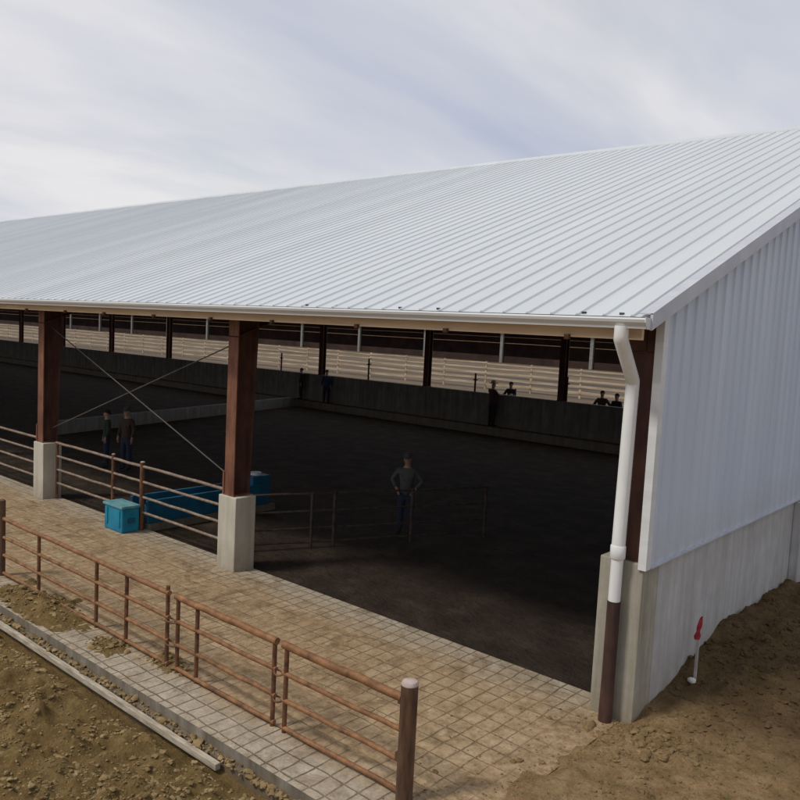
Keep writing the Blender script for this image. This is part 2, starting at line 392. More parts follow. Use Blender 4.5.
ap = MB().box((XL, -3.6, -.22), (.5, .42, 0)).build('pavement', M['apron']); ap['kind'] = 'structure'
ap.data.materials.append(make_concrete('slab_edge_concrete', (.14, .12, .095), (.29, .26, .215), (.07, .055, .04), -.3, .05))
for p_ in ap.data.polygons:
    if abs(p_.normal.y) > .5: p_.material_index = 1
ft = MB().box((XL, -3.69, -.5), (-.2, -3.602, -.125)).build('slab_footing', make_concrete('buried_footing', (.10, .08, .06), (.2, .17, .13), (.06, .048, .035), -.4, .2)); ft['kind'] = 'structure'
bf = MB().box((XL, .42, -.2), (.34, 21.0, -.03)).build('barn_floor', M['bedding']); bf['kind'] = 'structure'
al = MB().box((XL, 21.3, -.2), (3, 31, .45)).build('feed_alley', M['alley']); al['kind'] = 'structure'
dl = MB().box((-420, 31.003, -.2), (160, 96, 0)).build('dry_lot', M['drylot']); dl['kind'] = 'structure'

HEAPS = [(-7.35, -3.2, 1.15, .36, .17), (-5.35, -3.2, .36, .2, .07), (-4.3, -2.92, .38, .18, .05)]
# clods and stones lying on the soil
M['clod'] = simple('dry_earth_clod', (.15, .099, .041), (.315, .223, .108), 3, 1, bs=.9, bd=.02)
def lumps(pts, name, m, label):
    mb = MB(); shp = []
    for sd in (1, 2):
        ico = bmesh.new(); bmesh.ops.create_icosphere(ico, subdivisions=sd, radius=1)
        shp.append((np.array([v.co[:] for v in ico.verts]), [tuple(v.index for v in f.verts) for f in ico.faces])); ico.free()
    for x, y, r, *hz in pts:
        z = hz[0] if hz else float(ground_h(np.array([x]), np.array([y]))[0])
        iv, ifc = shp[1 if r > .024 else 0]
        ph = rng.uniform(0, 6.28, 3)
        lump = .22 * np.sin(iv[:, 0] * 2.7 + ph[0]) * np.sin(iv[:, 1] * 3.1 + ph[1]) + .16 * np.sin(iv[:, 2] * 4 + iv[:, 0] * 3 + ph[2]) + rng.uniform(-.11, .11, len(iv))
        v = iv * (1 + lump[:, None]) * r * np.array([rng.uniform(.8, 1.5), rng.uniform(.8, 1.4), rng.uniform(.55, .95)])
        a = rng.uniform(0, 6.28); c, s_ = math.cos(a), math.sin(a)
        v = np.stack([v[:, 0] * c - v[:, 1] * s_ + x, v[:, 0] * s_ + v[:, 1] * c + y, v[:, 2] + z + r * .12], 1)
        mb.add(v.tolist(), ifc)
    return tag(mb.build(name, m, smooth=True), label, 'soil', kind='stuff')
pts = []
while len(pts) < 14000:
    x = rng.uniform(-8.5, .5); y = rng.uniform(-6.9, -3.82)
    if vnoise(np.array(x * 1.6), np.array(y * 1.6), 77) < rng.uniform(.05, .75): continue
    pts.append((x, y, min(.03, rng.gamma(1.4, .0056) + .005)))
for _ in range(700): pts.append((rng.uniform(-9.4, -.9), rng.uniform(-3.72, -3.6), rng.gamma(1.6, .006) + .005, -.125 + rng.uniform(-.01, .02)))
for cx_, cy_, rx_, ry_, h_ in HEAPS:
    for _ in range(int(300 * rx_)):
        q = rng.uniform(0, 6.28); e_ = math.sqrt(rng.uniform(0, 1.3)); xx = cx_ + rx_ * e_ * math.cos(q); yy = cy_ + ry_ * e_ * math.sin(q)
        if yy > -3.56: pts.append((xx, yy, rng.gamma(1.6, .006) + .005, max(0, 1 - e_ * e_) * h_ * .85))
lumps(pts, 'soil_clods', M['clod'], 'loose clods of earth scattered over the dug soil before the slab')
pts = []
while len(pts) < 5200:
    x = rng.uniform(.3, 3.8); y = rng.uniform(-3.4, 7)
    if vnoise(np.array(x * 1.4), np.array(y * 1.4), 78) < rng.uniform(.1, .9): continue
    pts.append((x, y, rng.gamma(1.5, .006) + .004))
for _ in range(300): pts.append((rng.normal(.85, .28), rng.normal(-.32, .16), rng.gamma(1.8, .008) + .006))
for _ in range(1300):
    x = rng.uniform(-1.2, .6); y = rng.uniform(-3.4, .2)
    if rng.uniform() < ((x + 1.2) / 1.7) ** 2: pts.append((x, y, rng.gamma(1.4, .004) + .003, max(.0, float(ground_h(np.array([x]), np.array([y]))[0]))))
lumps([p_ for p_ in pts if p_[0] > XW + .03 or p_[1] < -.02], 'soil_crumbs', M['earth'], 'earth crumbs and small stones scattered round the gable corner')
def weeds():
    mb = MB()
    n = 0
    spots = []
    while n < 520:
        x = rng.uniform(-8.5, .2); y = rng.uniform(-6.6, -3.95)
        if vnoise(np.array(x * .9), np.array(y * .9), 55) < .52: continue
        spots.append((x, y)); n += 1
    for _ in range(170): spots.append((rng.uniform(.5, 3.2), rng.uniform(-2.6, .3)))
    for x, y in spots:
        z = float(ground_h(np.array([x]), np.array([y]))[0]) - .005
        for k in range(int(rng.integers(4, 9))):
            a = rng.uniform(0, 6.28); L = rng.uniform(.03, .085); w = .004
            dx, dy = math.cos(a), math.sin(a); lean = rng.uniform(.3, 1.0)
            bx, by = x + rng.normal(0, .02), y + rng.normal(0, .02)
            mb.add([(bx - dy * w, by + dx * w, z), (bx + dy * w, by - dx * w, z), (bx + dx * L * lean, by + dy * L * lean, z + L * .8)], [(0, 1, 2)])
    M['weed'] = simple('dry_weeds', (.10, .085, .028), (.2, .16, .07), 6, 1, bs=0)
    return tag(mb.build('dry_weeds', M['weed']), 'sparse dry weeds sprouting from the dug soil', 'weeds', kind='stuff')
weeds()

def mound(name, label, cx, cy, rx, ry, h, seed):
    mb = MB(); n = 60; vs = []; fs = []; keep = []
    for i in range(n + 1):
        for j in range(n + 1):
            u = (i / n * 2 - 1) * 1.5; v = (j / n * 2 - 1) * 1.5
            x = cx + u * rx; y = cy + v * ry
            e = float(fbm(np.array(x * 3.2), np.array(y * 3.2), seed, 4)); e2 = float(fbm(np.array(x * 11), np.array(y * 11), seed + 5, 3))
            d = math.hypot(u, v) * (1 + e * 1.5)
            z = (h * (1 - d) * (1 + e) + e2 * .07 * min(1, max(0, 1.15 - d) * 3)) - .004
            z = max(z, -.006)
            vs.append((x, y, z)); keep.append(z > -.0055 and y > -3.585)
    for i in range(n):
        for j in range(n):
            a = i * (n + 1) + j; q = (a, a + n + 1, a + n + 2, a + 1)
            if sum(keep[k] for k in q) >= 2 and min(vs[k][1] for k in q) > -3.59: fs.append(q)
    mb.add(vs, fs)
    return tag(mb.build(name, M['earth'], smooth=True), label, 'dirt heap')
for (cx_, cy_, rx_, ry_, h_), lab, sd_ in zip(HEAPS, ('brown dirt heap spilled over the slab beside the left pipe fence', 'small flat dirt heap lying on the pale slab strip', 'thin dirt patch against the foot of the pipe fence'), (5, 8, 9)):
    mound('dirt_heap', lab, cx_, cy_, rx_ * 1.05, ry_ * 1.1, h_, sd_)

# pale board lying along the slab edge
t = MB()
t.box((-14.5, -3.79, -.185), (-2.12, -3.725, -.115))
tag(t.build('edge_board', M['board'], bevel=.006), 'long pale board lying in the soil along the slab edge', 'board')

# ------------------------------------------------------------------ the barn
barn = thing('cattle_barn', 'long open-sided cattle barn with white ribbed metal roof and concrete piers', 'barn')
X1 = XW + .13
def ribbed(x0, x1, pitch, h, w):
    xs = []; k = 0; x = x1 - pitch * .55
    prof = [(x1, 0)]
    while x - w > x0:
        prof += [(x, 0), (x - w * .28, h), (x - w * .72, h), (x - w, 0)]
        x -= pitch
    prof.append((x0, 0)); return prof
prof = ribbed(XL - .3, X1 - .02, .325, .022, .055)
nrm = math.hypot(1, SL)
def roof_slope(name, ya, yb):
    mb = MB(); vs = []; fs = []; n = len(prof)
    ks = 5
    for k in range(ks + 1):
        y = ya + (yb - ya) * k / ks
        for (x, d) in prof: vs.append((x, y - SL * d / nrm * (1 if yb > ya and ya < YR else -1), zroof(y) + d))
    for k in range(ks):
        for i in range(n - 1): fs.append((k * n + i, k * n + i + 1, (k + 1) * n + i + 1, (k + 1) * n + i))
    for i in range(1, n - 4, 4): fs.append((i, i + 1, i + 2, i + 3))
    mb.add(vs, fs)
    return mb.build(name, M['roof'], barn)
roof_slope('front_roof', YE, YR)
roof_slope('rear_roof', YB, YR)
mb = MB()
mb.prism([(YE + .02, zroof(YE + .02) - .012), (YR, ZR - .012), (YB - .02, zroof(YB - .02) - .012), (YB - .02, zroof(YB - .02) - .03), (YR, ZR - .03), (YE + .02, zroof(YE + .02) - .03)], 'x', XL - .28, X1 - .03)
mb.build('roof_lining', M['soffit'], barn)
mb = MB()
mb.prism([(YR - .22, zroof(YR - .22) + .002), (YR, ZR + .06), (YR + .22, zroof(YR + .22) + .002), (YR + .215, zroof(YR + .22) + .043), (YR, ZR + .085), (YR - .215, zroof(YR - .22) + .043)], 'x', XL - .3, X1)
mb.build('ridge_cap', M['roof'], barn)
# dark closures at some rib ends by the eave
for px in (-4.62, -4.0, -2.77, -2.12, -.05, .40, -6.3, -8.9):
    MB().box((px - .022, YE + .05, zroof(YE + .05) - .002), (px + .022, YE + .085, zroof(YE + .085) + .012)).build('rib_closure', M['black'], barn)
# gutter: a K profile with rolled lip
zt = zroof(YE)
gut = [(YE - .02, zt - .015), (YE - .13, zt - .012), (YE - .145, zt - .03), (YE - .135, zt - .06), (YE - .10, zt - .10), (YE - .095, zt - .125), (YE + .0, zt - .125), (YE + .0, zt - .115), (YE - .085, zt - .115), (YE - .09, zt - .095), (YE - .12, zt - .055), (YE - .125, zt - .03), (YE - .02, zt - .025)]
go = MB().prism(gut, 'x', XL - .3, X1 - .02).build('gutter', M['gutter'], barn)
MB().prism([(YE - .012, zt - .008), (YE - .148, zt - .005), (YE - .15, zt - .06), (YE - .1, zt - .13), (YE - .002, zt - .13)], 'x', X1 - .018, X1 - .008).build('gutter_end_cap', M['gutter'], barn)
# eave beam under the overhang + rusty brackets
MB().box((XL, YE + .18, 4.445), (XW - .06, YE + .24, zroof(YE + .2) - .04)).build('eave_beam', M['eave'], barn)
br0 = None
for k in range(22):
    x = -.25 - k * 1.72 + random.uniform(-.12, .12)
    MB().box((x - .028, YE + .13, 4.415), (x + .028, YE + .178, 4.475)).build('eave_bracket', M['brownclip'], barn)
# rake trim on the gable edge
mb = MB()
def sl(y, d): return (y, zroof(y) + d)
mb.prism([sl(YE - .02, .045), (YR, ZR + .05), sl(YB, .045), sl(YB, -.13), (YR, ZR - .125), sl(YE - .02, -.13)], 'x', X1 - .018, X1 + .012)
mb.prism([sl(YE - .02, .05), (YR, ZR + .055), sl(YB, .05), sl(YB, .036), (YR, ZR + .041), sl(YE - .02, .036)], 'x', X1 - .14, X1 + .0125)
mb.build('rake_trim', M['trim'], barn)
MB().prism([sl(YE + .1, -.04), (YR, ZR - .04), sl(YB - .05, -.04), sl(YB - .05, -.07), (YR, ZR - .07), sl(YE + .1, -.07)], 'x', XW + .04, X1 - .02).build('gable_soffit', M['trim'], barn)
# gable cladding with vertical ribs
def gable(x, sgn):
    mb = MB(); prof = []; y = .09
    while y < 21.3:
        prof += [(y, 0), (y + .19, 0), (y + .21, .026), (y + .25, .026), (y + .27, 0)]
        y += .305
    vs = []; n = len(prof)
    for (yy, d) in prof: vs.append((x + sgn * d, yy, HC - .04))
    for (yy, d) in prof: vs.append((x + sgn * d, yy, zroof(yy) - .045))
    mb.add(vs, [(i, i + 1, n + i + 1, n + i) for i in range(n - 1)])
    return mb.build('gable_cladding', M['wall'], barn)
gable(XW, 1); gable(XL - .05, -1)
mb = MB()
mb.box((XW - .012, -.02, HC - .06), (XW + .035, .105, zroof(.04) - .05)); mb.box((XW - .06, -.028, HC - .06), (XW + .036, -.018, zroof(0) - .05))
mb.build('corner_trim', M['gutter'], barn)
MB().box((XW - .02, .107, HC - .055), (XW + .05, 21.3, HC - .037)).build('base_flashing', M['trim'], barn)
# stem wall and pilasters under the gable
MB().box((.40, .46, -.3), (XW - .005, 21.3, HC)).build('stem_wall', M['stem'], barn, bevel=.012)
for yy in (6.1, 12.4, 18.6):
    MB().box((XW - .004, yy, -.2), (XW + .14, yy + .5, HC - .08)).build('pilaster', M['stem'], barn, bevel=.015)
MB().box((.11, 0, -.3), (XW - .002, .455, HC)).build('corner_pier', make_concrete('corner_pier_concrete', (.30, .28, .225), (.42, .395, .33), (.2, .185, .13), -.1, .5), barn, bevel=.015)
MB().box((XL, .45, -.3), (XL + .3, 21.3, HC)).build('stem_wall', M['stem'], barn, bevel=.012)
# piers + rigid frames
mb = MB().box((-B, 0, -.1), (-B + .5, .45, HP))
pier0 = mb.build('concrete_pier', M['pier'], barn, bevel=.018)
def hcol(name, m, x0, w, y0, d0, d1, z0, z1):
    mb = MB(); f = .022
    mb.box((x0, y0, z0), (x0 + w, y0 + f, z1))
    mb.box((x0 - .02, y0 - .01, z0), (x0 + w + .02, y0 + d0 + .01, z0 + .025))
    o = mb.build(name, m, barn)
    cx = x0 + w / 2; mb = MB()
    mb.prism([(y0 + f, z0 + .025), (y0 + d0 - f, z0 + .025), (y0 + d1 - f, z1), (y0 + f, z1)], 'x', cx - .008, cx + .008)
    mb.add([(x0, y0 + d0 - f, z0 + .025), (x0 + w, y0 + d0 - f, z0 + .025), (x0 + w, y0 + d1 - f, z1), (x0, y0 + d1 - f, z1), (x0, y0 + d0, z0 + .025), (x0 + w, y0 + d0, z0 + .025), (x0 + w, y0 + d1, z1), (x0, y0 + d1, z1)],
           [(0, 1, 2, 3), (4, 5, 6, 7), (0, 1, 5, 4), (1, 2, 6, 5), (2, 3, 7, 6), (3, 0, 4, 7)])
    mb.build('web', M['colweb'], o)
    return o
M['colweb'] = simple('shade_toned_steel', (.055, .024, .017), (.11, .05, .034), 5, .7, stretch=(1, 1, .35))  # darker copy of the column steel; shade of the web recess put into its colour
cz1 = zroof(.1) - .22
col0 = hcol('column', M['column'], -B + .09, .27, .05, .36, .46, HP, cz1)
MB().box((-B + .06, .03, HP + .024), (-B + .1, .36, HP + .42)).build('gusset_plate', M['column'], col0)
def rafter(x0, w, ya, yb, da, db):
    mb = MB(); cx = x0 + w / 2
    za, zb = zroof(ya) - .2, zroof(yb) - .2
    for t_, (o0, o1) in enumerate(((0, -.02), (None, None))):
        pass
    mb.prism([(ya, za), (yb, zb), (yb, zb - .02), (ya, za - .02)], 'x', x0, x0 + w)
    mb.prism([(ya, za - da), (yb, zb - db), (yb, zb - db - .02), (ya, za - da - .02)], 'x', x0, x0 + w)
    mb.prism([(ya, za - .02), (yb, zb - .02), (yb, zb - db), (ya, za - da)], 'x', cx - .006, cx + .006)
    return mb
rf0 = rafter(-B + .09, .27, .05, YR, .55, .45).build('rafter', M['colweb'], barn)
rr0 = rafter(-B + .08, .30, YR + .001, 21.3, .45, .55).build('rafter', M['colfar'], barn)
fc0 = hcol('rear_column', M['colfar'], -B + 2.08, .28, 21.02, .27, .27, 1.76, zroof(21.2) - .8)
for k in range(2, NB + 1):
    for o in (pier0, col0, rf0, rr0, fc0): dup(o, barn, (-(k - 1) * B, 0, 0))
# corner frame at the gable
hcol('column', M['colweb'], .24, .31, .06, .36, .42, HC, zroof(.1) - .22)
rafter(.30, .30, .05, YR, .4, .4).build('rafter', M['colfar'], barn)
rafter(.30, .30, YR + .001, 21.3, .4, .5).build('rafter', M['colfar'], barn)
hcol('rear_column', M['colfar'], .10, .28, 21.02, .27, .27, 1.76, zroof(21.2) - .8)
# purlins
y = .4
while y < YB - .3:
    if abs(y - YR) > .25:
        z = zroof(y) - .032
        MB().box((XL, y - .03, z - .165), (XW - .01, y + .03, z)).build('purlin', M['purlin'], barn)
    y += 1.45
# rear bunk wall with step
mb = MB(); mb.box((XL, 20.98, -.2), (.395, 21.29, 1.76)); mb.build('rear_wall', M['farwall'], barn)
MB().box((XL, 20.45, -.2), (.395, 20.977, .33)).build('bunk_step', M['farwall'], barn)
# rod bracing in the bay between second and third frames
zc = 4.1
for a, b_ in (((-2 * B + .25, .24, zc), (-B + .2, .24, HP + .22)), ((-2 * B + .25, .27, HP + .3), (-B + .2, .27, zc))):
    MB().tube([a, b_], .013, 8).build('brace_rod', M['cable'], barn)
# downspout at the corner
ds = MB().tube([(.47, YE - .06, zt - .10), (.47, YE - .06, zt - .215), (.465, YE - .055, zt - .235), (.405, -.13, 3.99), (.40, -.115, 3.96), (.375, -.11, 2.06)],
               [.076, .076, .076, .076, .076, .078], 24).build('downspout', M['pvc'], barn, smooth=True)
MB().tube([(.375, -.11, 2.10), (.375, -.11, 2.085), (.375, -.11, 1.95), (.375, -.11, 1.93)], [.077, .088, .088, .072], 24).build('pipe_collar', M['pvc'], ds, smooth=True)
MB().tube([(.375, -.11, 1.94), (.375, -.115, 1.43)], .07, 24).build('lower_pipe', M['pvc'], ds, smooth=True)
MB().tube([(.375, -.115, 1.44), (.375, -.115, .55), (.375, -.12, -.12)], [.076, .076, .082], 24).build('drain_pipe', M['rustpipe'], ds, smooth=True)


# low concrete kerb crossing the pens
a = Vector((-24.0, 5.0, 0)); b_ = Vector((-28.3, 20.2, 0)); d = (b_ - a).normalized(); n_ = Vector((-d.y, d.x, 0)) * .12
mb = MB(); vs = [a - n_, b_ - n_, b_ + n_, a + n_]
mb.prism([(v.x, v.y) for v in vs], 'z', -.1, .47)
tag(mb.build('concrete_kerb', make_concrete('pen_kerb_concrete', (.2, .195, .185), (.3, .29, .275), (.13, .125, .11), -.2, .3)), 'low grey concrete kerb dividing the pens deep inside the barn', 'kerb')

# ------------------------------------------------------------------ pipe fences
def wob(a, b, r=.006, n=6):
    a = Vector(a); b = Vector(b)
    return [a.lerp(b, i / n) + Vector((0, random.uniform(-r, r), random.uniform(-r, r))) * (0 if i in (0, n) else 1) for i in range(n + 1)]
def panel(label, x0, x1, y, rails, ups, toprad=.034, rad=.027, name='pipe_fence', group=None, m_r='rail', m_u='raildark', ztop=None, zbot=0.0, cat='fence'):
    t = thing(name, label, cat, ((x0 + x1) / 2, y, 0), group)
    for i, z in enumerate(rails):
        MB().tube(wob((x0, y, z), (x1, y, z)), toprad if i == 0 else rad, 10).build('top_rail' if i == 0 else 'rail', M[m_r], t, smooth=True)
    for u in ups:
        hi = ztop if ztop else rails[0] - .02
        if isinstance(u, tuple): u, hi = u
        MB().tube([(u, y + .003, zbot), (u, y + .003, hi)], .027, 10).build('upright', M[m_u], t, smooth=True)
    return t
R4 = (.975, .66, .36, .055)
FY = -3.0
GP = 'rusty pipe panels along the apron'
panel('rusty pipe fence panel at the left, behind the dirt heap', -9.08, -4.22, FY, R4, [-7.82, -6.04, -5.24, (-4.26, 1.06)], group=GP)
panel('short rusty pipe fence panel between two pairs of close uprights', -4.07, -2.14, FY, R4, [-4.03, -3.62, -2.18], .042, group=GP)
panel('rusty pipe fence panel joining the thick brown end post', -2.03, -.33, FY, R4, [-1.98, ], .044, group=GP)
t = thing('gate_chain', 'small chain links tying the short panel to the end panel', 'chain', (-2.08, FY, 0))
for z in (.64, .34):
    mb = MB()
    for k in range(5):
        a_ = 2 * PI * k / 5
    mb.tube([(-2.08 + .075 * math.cos(q), FY + .05 * math.sin(q), z + .012 * math.cos(q * 2)) for q in [2 * PI * i / 14 for i in range(15)]], .011, 8, caps=False)
    mb.build('chain_loop', M['raildark'], t, smooth=True)
t = thing('gate_chain', 'small chain links tying the left panel to the short panel', 'chain', (-4.145, FY, 0))
for z in (.64, .34):
    mb = MB()
    mb.tube([(-4.145 + .14 * math.cos(q), FY + .05 * math.sin(q), z + .012 * math.cos(q * 2)) for q in [2 * PI * i / 14 for i in range(15)]], .011, 8, caps=False)
    mb.build('chain_loop', M['raildark'], t, smooth=True)
# posts
t = thing('fence_post', 'thick brown steel end post with a pale cap in the foreground', 'fence post', (-.25, FY, 0))
MB().tube([(-.25, FY, -.02), (-.25, FY, 1.13)], .082, 20).build('pipe', M['endpost'], t, smooth=True)
MB().tube([(-.25, FY, 1.131), (-.25, FY, 1.14), (-.25, FY, 1.165), (-.25, FY, 1.172)], [.083, .084, .07, .03], 20).build('cap', M['postcap'], t, smooth=True)
mb = MB()
for z in (.92, .36): mb.box((-.36, FY - .035, z), (-.32, FY + .035, z + .08))
mb.build('hinge', M['endpost'], t)
t = thing('fence_post', 'tall dark brown post at the left end of the apron fence', 'fence post', (-9.16, FY, 0))
MB().tube([(-9.16, FY, -.02), (-9.16, FY, 1.27)], .055, 14).build('pipe', M['endpost'], t, smooth=True)
MB().tube([(-9.16, FY, 1.271), (-9.16, FY, 1.29)], [.056, .03], 14).build('cap', M['endpost'], t, smooth=True)

# fence across the open bays
R5 = (1.34, 1.02, .70, .38)
OY = .30
panel('four-rail pipe panel between the left pier and the mid bay post', -14.10, -11.52, OY, R5, [-14.06], .03, .027, name='pen_fence', m_r='galv', group='pipe panels closing the barn bays')
panel('short four-rail pipe panel behind the blue box', -11.46, -10.38, OY, R5, [], .03, .027, name='pen_fence', m_r='galv', group='pipe panels closing the barn bays')
panel('four-rail pipe panel between the post by the blue box and the middle pier', -10.28, -7.35, OY, R5, [], .03, .027, name='pen_fence', m_r='galv', group='pipe panels closing the barn bays')
panel('four-rail pipe panel closing the bay left of the left pier', -21.4, -14.68, OY, R5, [-18.1], .03, .027, name='pen_fence', m_r='galv', group='pipe panels closing the barn bays')
for x, lab, r_ in ((-11.49, 'slim brown pen post standing left of the blue box corner post', .04), (-10.33, 'dark brown pen post against the right side of the blue box', .052)):
    t = thing('pen_post', lab, 'fence post', (x, OY, 0))
    MB().tube([(x, OY, -.05), (x, OY, 1.43)], r_, 14).build('pipe', M['raildark'], t, smooth=True)
    MB().tube([(x, OY, 1.431), (x, OY, 1.445)], [r_, r_ * .6], 14).build('cap', M['postcap'], t, smooth=True)

# gate standing open inside the near bay
def slant_panel(label, p, q, rails, ups):
    t = thing('pen_gate', label, 'gate', (p[0], p[1], 0), 'dark pipe gates inside the near bay')
    for i, z in enumerate(rails):
        MB().tube(wob((p[0], p[1], z), (q[0], q[1], z)), .022, 8).build('top_rail' if i == 0 else 'rail', M['dimpipe'], t, smooth=True)
    for s_ in ups:
        x = p[0] + (q[0] - p[0]) * s_; y_ = p[1] + (q[1] - p[1]) * s_
        MB().tube([(x, y_, -.04), (x, y_, rails[0] + .03)], .032, 10).build('upright', M['dimpipe'], t, smooth=True)
    return t
RG = (1.08, .73, .38, .10)
slant_panel('dim pipe gate running from the middle pier into the barn', (-7.75, 1.1), (-7.0, 2.62), RG, (0, .72, 1))
slant_panel('dim pipe gate standing in front of the man in blue jeans', (-6.96, 2.7), (-6.22, 4.2), RG, (.97,))
slant_panel('farthest dim pipe gate, right of the man in blue jeans', (-6.18, 4.28), (-5.45, 5.8), RG, (.97,))

# ------------------------------------------------------------------ waterers
t = thing('water_box', 'bright blue box with a teal lid on the apron edge', 'waterer', (-10.64, -.05, 0))
MB().prism([(-10.98, -.17), (-10.28, -.17), (-10.28, .22), (-10.98, .22)], 'z', 0, .50).build('body', M['blue'], t, bevel=.03)
mb = MB(); mb.box((-11.01, -.20, .502), (-10.25, .235, .56)); mb.build('lid', M['teal'], t, bevel=.02)
MB().box((-10.9, -.185, .12), (-10.84, -.172, .46)).build('rib', M['blue'], t); MB().box((-10.42, -.185, .12), (-10.36, -.172, .46)).build('rib', M['blue'], t)
MB().box((-10.276, -.05, .2), (-10.266, .12, .3)).build('access_plate', M['bluedark'], t)
t = thing('water_trough', 'long dark blue trough behind the pipe panel, running into the barn', 'trough', (-10.6, 2.0, 0))
tr = [(-10.98, -.02), (-10.95, .58), (-10.85, .58), (-10.86, .5), (-10.45, .5), (-10.46, .58), (-10.33, .58), (-10.28, -.02)]
MB().prism([(-10.98, .12), (-10.99, .60), (-10.90, .60), (-10.88, .40), (-10.40, .40), (-10.38, .60), (-10.29, .60), (-10.28, .12)], 'y', .42, 3.7).build('body', M['bluedark'], t, bevel=.015)
MB().box((-11.05, .43, -.08), (-10.2, 3.8, .118)).build('concrete_base', M['farwall'], t)
mb = MB().prism([(-10.96, .42), (-10.33, .42), (-10.33, .8), (-10.96, .8)], 'y', 3.2, 3.72); mb.build('valve_box', M['bluedark'], t, bevel=.02)
MB().tube([(-10.55, 3.45, .80), (-10.55, 3.45, .86)], .14, 16).build('float_cap', M['whitecap'], t, smooth=True)

# ------------------------------------------------------------------ survey stake
SX, SY = .86, 1.35
zs = float(ground_h(np.array([SX]), np.array([SY]))[0])
t = thing('survey_stake', 'thin grey survey stake with a red flag beside the gable wall', 'stake', (SX, SY, zs))
MB().prism([(SX - .015, SY - .015), (SX + .015, SY - .015), (SX + .015, SY + .015), (SX - .015, SY + .015)], 'z', zs - .1, zs + .62).build('stick', M['stake'], t)
mb = MB(); zf = zs + .52; ra = []; rb = []
for k, (w, z_, dx_) in enumerate(((.03, 0, -.008), (.038, .05, -.006), (.02, .11, 0), (.027, .17, .01), (.024, .24, .018), (.008, .31, .028))):
    ra.append((SX - w + dx_, SY - .03 - .012 * (k % 2), zf + z_ - .01)); rb.append((SX + w + dx_, SY - .022 + .01 * (k % 2), zf + z_))
n0 = len(ra); vs = ra + rb; fs = [(i, i + 1, n0 + i + 1, n0 + i) for i in range(n0 - 1)]
mb.add(vs + [(x, y_ + .006, z) for x, y_, z in vs], fs + [tuple(q + 2 * n0 for q in f_) for f_ in fs] ); mb.build('flag', M['flag'], t)
tag(MB().ball((SX, SY - .1, float(ground_h(np.array([SX]), np.array([SY - .1]))[0]) + .03), .05, 10, (1.1, .9, .8), .1).build('stone', M['stone'], smooth=True), 'pale round stone at the foot of the survey stake', 'stone')

# ------------------------------------------------------------------ beyond the barn
pf = thing('lot_fence', 'long weathered plank fence crossing the dry lot beyond the barn', 'fence', (-60, 44, 0))
for i, (z, hh) in enumerate(((2.02, .10), (1.66, .12), (1.24, .14), (.80, .16), (.34, .18))):
    mb = MB(); x = -150
    while x < 24:
        dz = random.uniform(-.05, .05); dz2 = random.uniform(-.05, .05)
        mb.add([(x, 43.98, z + dz), (x + 4.2, 43.98, z + dz2), (x + 4.2, 44.02, z + dz2), (x, 44.02, z + dz), (x, 43.98, z + hh + dz), (x + 4.2, 43.98, z + hh + dz2), (x + 4.2, 44.02, z + hh + dz2), (x, 44.02, z + hh + dz)],
               [(3, 2, 1, 0), (4, 5, 6, 7), (0, 1, 5, 4), (1, 2, 6, 5), (2, 3, 7, 6), (3, 0, 4, 7)])
        x += 4.21
    mb.build('plank', M['nearrail'], pf)
p0 = MB().box((14, 44.03, 0), (14.14, 44.15, 2.2)).build('post', M['nearrail'], pf)
for k in range(1, 39): dup(p0, pf, (-k * 4.21, 0, 0))
sh = thing('open_shed', 'dark open-fronted shed with grey posts far beyond the dry lot', 'shed', (-120, 100, 0))
MB().box((-300, 106, -.2), (40, 106.3, 6.6)).build('back_wall', M['sheddark'], sh)
MB().prism([(95.8, 5.6), (107.5, 7.0), (107.5, 7.12), (95.8, 5.72)], 'x', -302, 42).build('roof', M['shedroof'], sh)
MB().box((-300, 97.2, -.1), (40, 97.4, 1.0)).build('plank_skirt', M['sheddark'], sh)
MB().box((-300, 97.5, -.2), (40, 106, .02)).build('floor', M['sheddark'], sh)
p0 = MB().box((-35.25, 96.85, -.1), (-34.75, 97.19, 5.64)).build('post', M['greypost'], sh)
for k in list(range(1, 16)) + [-1, -2, -3]: dup(p0, sh, (-k * 15.6, 0, 0))
for z in (3.0, 3.95): MB().tube(wob((-300, 97.3, z), (40, 97.3, z), .05, 30), .05, 6).build('cross_rail', M['lotrail'], sh)
# posts on top of the rear wall
for i, (x, h) in enumerate(((-30.4, 2.75), (-23.6, 2.85), (-16.9, 2.6), (-12.2, 2.8))):
    t = thing('wall_post', 'short dark post standing on the rear concrete wall', 'post', (x, 21.15, 1.76), 'short posts on the rear wall')
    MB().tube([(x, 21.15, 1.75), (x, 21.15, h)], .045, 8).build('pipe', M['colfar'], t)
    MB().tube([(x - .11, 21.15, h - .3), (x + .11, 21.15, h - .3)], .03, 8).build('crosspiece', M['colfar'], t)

# ------------------------------------------------------------------ people
def skin_mesh(name, V, E, R, m, parent, root=0, sub=1):
    me = bpy.data.meshes.new(name + '_tmp'); me.from_pydata(V, E, [])
    o = bpy.data.objects.new(name + '_tmp', me); COL.objects.link(o)
    o.modifiers.new('s', 'SKIN')
    for i, r in enumerate(R):
        me.skin_vertices[0].data[i].radius = (r, r) if not isinstance(r, tuple) else r
        me.skin_vertices[0].data[i].use_root = (i == root)
    s = o.modifiers.new('u', 'SUBSURF'); s.levels = sub; s.render_levels = sub
    dg = bpy.context.evaluated_depsgraph_get()
    nm = bpy.data.meshes.new_from_object(o.evaluated_get(dg)); nm.name = name
    bpy.data.objects.remove(o); bpy.data.meshes.remove(me)
    nm.materials.clear(); nm.materials.append(m)
    for p in nm.polygons: p.use_smooth = True
    q = bpy.data.objects.new(name, nm); COL.objects.link(q); q.parent = parent
    return q
